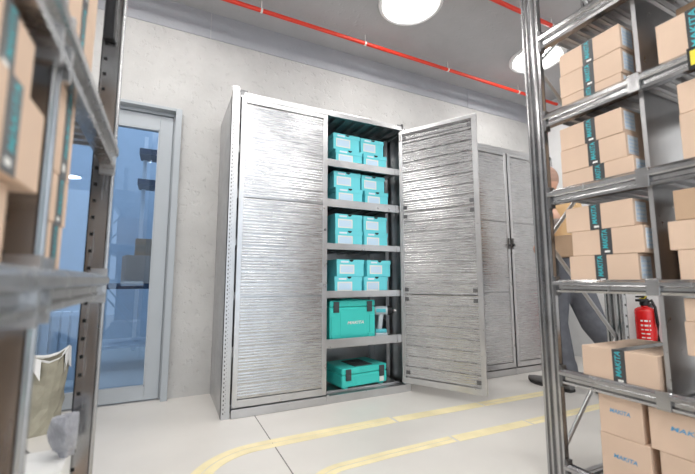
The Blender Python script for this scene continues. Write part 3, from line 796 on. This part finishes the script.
def fused(name, geos, mat, parent, voxel, region=None, mats=None, smooth=4):
    mb = MB()
    for v, f in geos: mb.add(v, f)
    me = bpy.data.meshes.new(name); me.from_pydata(mb.v, [], mb.f)
    o = bpy.data.objects.new(name, me); C.objects.link(o)
    r = o.modifiers.new('fuse', 'REMESH'); r.mode = 'VOXEL'; r.voxel_size = voxel
    s = o.modifiers.new('soft', 'SMOOTH'); s.iterations = smooth; s.factor = .5
    bpy.context.view_layer.update()
    m2 = bpy.data.meshes.new_from_object(o.evaluated_get(bpy.context.evaluated_depsgraph_get()))
    bpy.data.objects.remove(o); bpy.data.meshes.remove(me)
    bm = bmesh.new(); bm.from_mesh(m2); left = set(bm.verts); isl = []
    while left:
        st = [left.pop()]; c = set(st)
        while st:
            q = st.pop()
            for e in q.link_edges:
                w_ = e.other_vert(q)
                if w_ in left: left.discard(w_); c.add(w_); st.append(w_)
        isl.append(c)
    print('ISL', name, sorted([(len(c), [round(sum(q.co[k] for q in c)/len(c), 2) for k in range(3)]) for c in isl], reverse=True)[:30])
    big = max(isl, key=len); bmesh.ops.delete(bm, geom=[q for c in isl if c is not big for q in c], context='VERTS')
    bm.to_mesh(m2); bm.free()
    for k in (mats or [mat]): m2.materials.append(M[k])
    for p in m2.polygons:
        p.use_smooth = True
        if region: p.material_index = region(p.center)
    m2.name = name
    o = bpy.data.objects.new(name, m2); C.objects.link(o); o.parent = parent
    return o
def ball(c, r, rot=None, seg=24, rg=16):
    v, f = [], []
    for i in range(rg+1):
        th = PI*i/rg
        for k in range(seg):
            a = 2*PI*k/seg; p = Vector((r[0]*math.sin(th)*math.cos(a), r[1]*math.sin(th)*math.sin(a), r[2]*math.cos(th)))
            if rot: p = rot @ p
            v.append(tuple(p+Vector(c)))
    for i in range(rg):
        for k in range(seg): f.append((i*seg+k, i*seg+(k+1)%seg, (i+1)*seg+(k+1)%seg, (i+1)*seg+k))
    return v, f

man = thing('person', 'person in tan shirt and charcoal trousers walking with a carton under one arm', 'person', (2.77, 1.87, 0))
# local frame: faces +y, left side is -x
SHL, ELL, WRL = (-.175,.0,1.42), (-.30,-.17,1.26), (-.265,-.06,1.085)
SHR, ELR, WRR = (.175,.0,1.42), (.245,-.05,1.17), (.235,.09,.95)
HIL, KNL, ANL = (-.085,0,.90), (-.07,.035,.50), (-.04,-.01,.09)
HIR, KNR, ANR = (.09,-.01,.90), (.11,-.15,.50), (.125,-.40,.17)
geos = [limb((0,0,.93), (0,.005,1.12), .15, .135, (1,.68)), limb((0,.005,1.12), (0,.015,1.36), .135, .165, (1,.66)), limb((-.13,.01,1.40), (.13,.01,1.40), .07, .07),
        limb((0,.03,1.40), (0,.075,1.58), .066, .056)]
geos += chain([SHL, ELL, WRL], [.058, .044, .029])+chain([SHR, ELR, WRR], [.058, .044, .029])
geos += chain([HIL, KNL, ANL], [.088, .058, .038])+chain([HIR, KNR, ANR], [.088, .058, .038])
geos += [limb(ANL, (-.038,.14,.035), .036, .028), limb(ANR, (.125,-.27,.09), .036, .028)]
hc = Vector((0,.09,1.635))
geos += [ball(hc, (.082,.104,.120)), ball(hc+Vector((0,.045,-.066)), (.061,.062,.058)), ball(hc+Vector((0,.106,-.012)), (.012,.022,.022)),
         ball(hc+Vector((-.086,-.006,-.012)), (.012,.021,.034)), ball(hc+Vector((.086,-.006,-.012)), (.012,.021,.034)), ball(hc+Vector((0,.088,.018)), (.052,.018,.010)),
         ball(hc+Vector((0,.099,-.052)), (.024,.010,.007))]
def hand(wrist, dirv, palm_n, curl, s=1.):
    """palm and five fingers; dirv points to the fingers, palm_n is the palm normal"""
    d = Vector(dirv).normalized(); n_ = Vector(palm_n).normalized(); n_ = (n_-d*n_.dot(d)).normalized(); side = d.cross(n_)
    w = Vector(wrist); out = [limb(w+side*o_, w+d*.08+side*o_*1.6, .016, .0135) for o_ in (-.018,-.006,.006,.018)]+[limb(w-d*.01, w+d*.02, .027, .02)]
    for i, (off, ln) in enumerate(((-.030,.066),(-.010,.078),(.010,.073),(.029,.058))):
        b = w+d*.075+side*off; p = [b]; dd = d.copy(); c_ = curl
        for k in range(3):
            ang = c_*(.5+.35*k); dd = (d*math.cos(ang)+n_*math.sin(ang)).normalized(); p.append(p[-1]+dd*ln*(.45,.32,.28)[k])
        out += chain(p, [.0095,.009,.0083,.0068])
    b = w+d*.028-side*.028; d1 = (d*.55-side*.65+n_*.5).normalized(); d2 = (d*.75-side*.2+n_*.6).normalized()
    out += chain([b, b+d1*.038, b+d1*.038+d2*.03, b+d1*.038+d2*.055], [.014,.0115,.0105,.008])
    return out
geos += hand(WRL, (.01,.085,-.05), (1,0,.1), .85)
geos += hand(WRR, (-.02,.05,-.09), (-1,.2,0), .5)
def reg(c):
    if c.x < -.2 and 1.08 < c.z < 1.25 and c.y < -.03: return 1
    return 0
fused('body', geos, 'skin', man, .0055, reg, ['skin','skin_tattoo'], 3)
# clothing
fused('trousers', [limb((0,0,.93), (0,0,1.0), .165, .155, (1,.76))]+chain([HIL, KNL, (-.042,-.008,.13)], [.112,.090,.078])+chain([HIR, KNR, (.122,-.385,.20)], [.112,.088,.074])+[limb((-.044,-.004,.185), (-.042,-.008,.135), .084, .084)], 'trousers', man, .010, None, None, 6)
fused('shirt', [limb((0,0,1.02), (0,.005,1.12), .162, .148, (1,.72)), limb((0,.005,1.12), (0,.015,1.36), .148, .176, (1,.70)), limb((-.135,.01,1.40), (.135,.01,1.40), .08, .08), limb((0,.03,1.40), (0,.045,1.47), .082, .074)]
      +chain([SHL, (-.255,-.108,1.32)], [.072,.060])+chain([SHR, (.222,-.033,1.26)], [.072,.060]), 'shirt', man, .010, None, None, 5)
bl = MB(); n = 28
for r0, r1 in ((1., 1.05),):
    v = []
    for z in (.985, 1.025):
        for k in range(n): a = 2*PI*k/n; v.append((.172*math.cos(a), .132*math.sin(a), z))
    bl.add(v, [(k, (k+1)%n, n+(k+1)%n, n+k) for k in range(n)])
o = obj('belt', bl, 'black', man, smooth=True); o.modifiers.new('thick', 'SOLIDIFY').thickness = .006
obj('pouch', MB().box(-.205, -.155, -.09, .02, .86, 1.0), 'black', man, bevel=.008)
# hair and beard
def cap(c, r, keep):
    v, f = ball(c, r, None, 32, 24); m = MB()
    f2 = [q for q in f if keep(sum((Vector(v[i]) for i in q), Vector())/4)]
    m.add(v, f2); return m
o = obj('beard', cap(hc+Vector((0,.040,-.068)), (.0665,.069,.064), lambda p: p.z < hc.z-.045 and p.y > hc.y+.0), 'hair', man, smooth=True)
o = obj('cropped_hair', cap(hc, (.0835,.1055,.1215), lambda p: p.z > hc.z-.03 and p.y < hc.y-.045), 'stubble', man, smooth=True)
for sx in (-.03, .03):
    m = MB(); v, f = ball(hc+Vector((sx,.089,.002)), (.011,.011,.010)); m.add(v, f); v, f = ball(hc+Vector((sx,.0985,.002)), (.005,.004,.005)); m.add(v, f, 1)
    obj('eye', m, ['white_ink','black'], man, smooth=True)
def shoe(ax, ay, az, pitch, parent):
    L = [(-.075,.030,.012,.075),(-.05,.038,.012,.10),(-.01,.041,.012,.105),(.06,.042,.012,.088),(.13,.049,.012,.068),(.20,.048,.012,.058),(.25,.038,.018,.054),(.285,.016,.030,.048)]
    v = []; n = 16
    for y, hw, z0, z1 in L:
        for k in range(n):
            a = 2*PI*k/n; v.append((hw*math.cos(a), y, max(z0, (z0+z1)/2+(z1-z0)/2*math.sin(a)*1.1)))
    f = [(i*n+k, i*n+(k+1)%n, (i+1)*n+(k+1)%n, (i+1)*n+k) for i in range(len(L)-1) for k in range(n)]+[tuple(range(n)), tuple(range(len(L)*n-n, len(L)*n))]
    s = obj('shoe', MB().add(v, f), 'shoe', parent, (ax, ay, az), (pitch, 0, 0), smooth=True)
    m = MB(); e = len(L)
    vv = [(sg*hw*1.03, y, zz) for y, hw, z0, _ in L for sg in (-1, 1) for zz in (max(0, z0-.014), z0+.008)]
    ff = []
    for i in range(e-1):
        a, c = i*4, i*4+4
        ff += [(a,a+1,c+1,c),(a+2,c+2,c+3,a+3),(a,c,c+2,a+2),(a+1,a+3,c+3,c+1)]
    ff += [(0,2,3,1),(e*4-4,e*4-3,e*4-1,e*4-2)]
    obj('sole', m.add(vv, ff), 'sole', s)
shoe(-.038, .025, .0, 0, man)
shoe(.125, -.40, .085, math.radians(-24), man)
# carton under his arm
cc = carton(2.50, 2.605, 1.47, 1.805, .985, 1.135, 'brown carton held under the arm of the walking person', None, -1, tape=False, mat='card_dark', rz=.05)

# ------------------------------------------------------------------ light, camera
wd = bpy.data.worlds.new('World'); bpy.context.scene.world = wd; wd.use_nodes = True
bg = wd.node_tree.nodes['Background']; bg.inputs['Color'].default_value = (.80, .90, 1, 1); bg.inputs['Strength'].default_value = 1.6

cam = bpy.data.cameras.new('Camera'); co = bpy.data.objects.new('Camera', cam); C.objects.link(co)
cam.sensor_width = 36; cam.lens = 370.2*36/695; cam.clip_start = .02
co.location = (0, 0, .82); co.rotation_euler = (PI/2+.1164, 0, -.4544)
cam.dof.use_dof = True; cam.dof.focus_distance = 2.75; cam.dof.aperture_fstop = 2.2
bpy.context.scene.camera = co
vs = bpy.context.scene.view_settings
bpy.context.scene.display_settings.display_device = 'sRGB'
vs.view_transform = 'Standard'; vs.look = 'None'; vs.exposure = 0.25; vs.gamma = 1; vs.use_curve_mapping = False
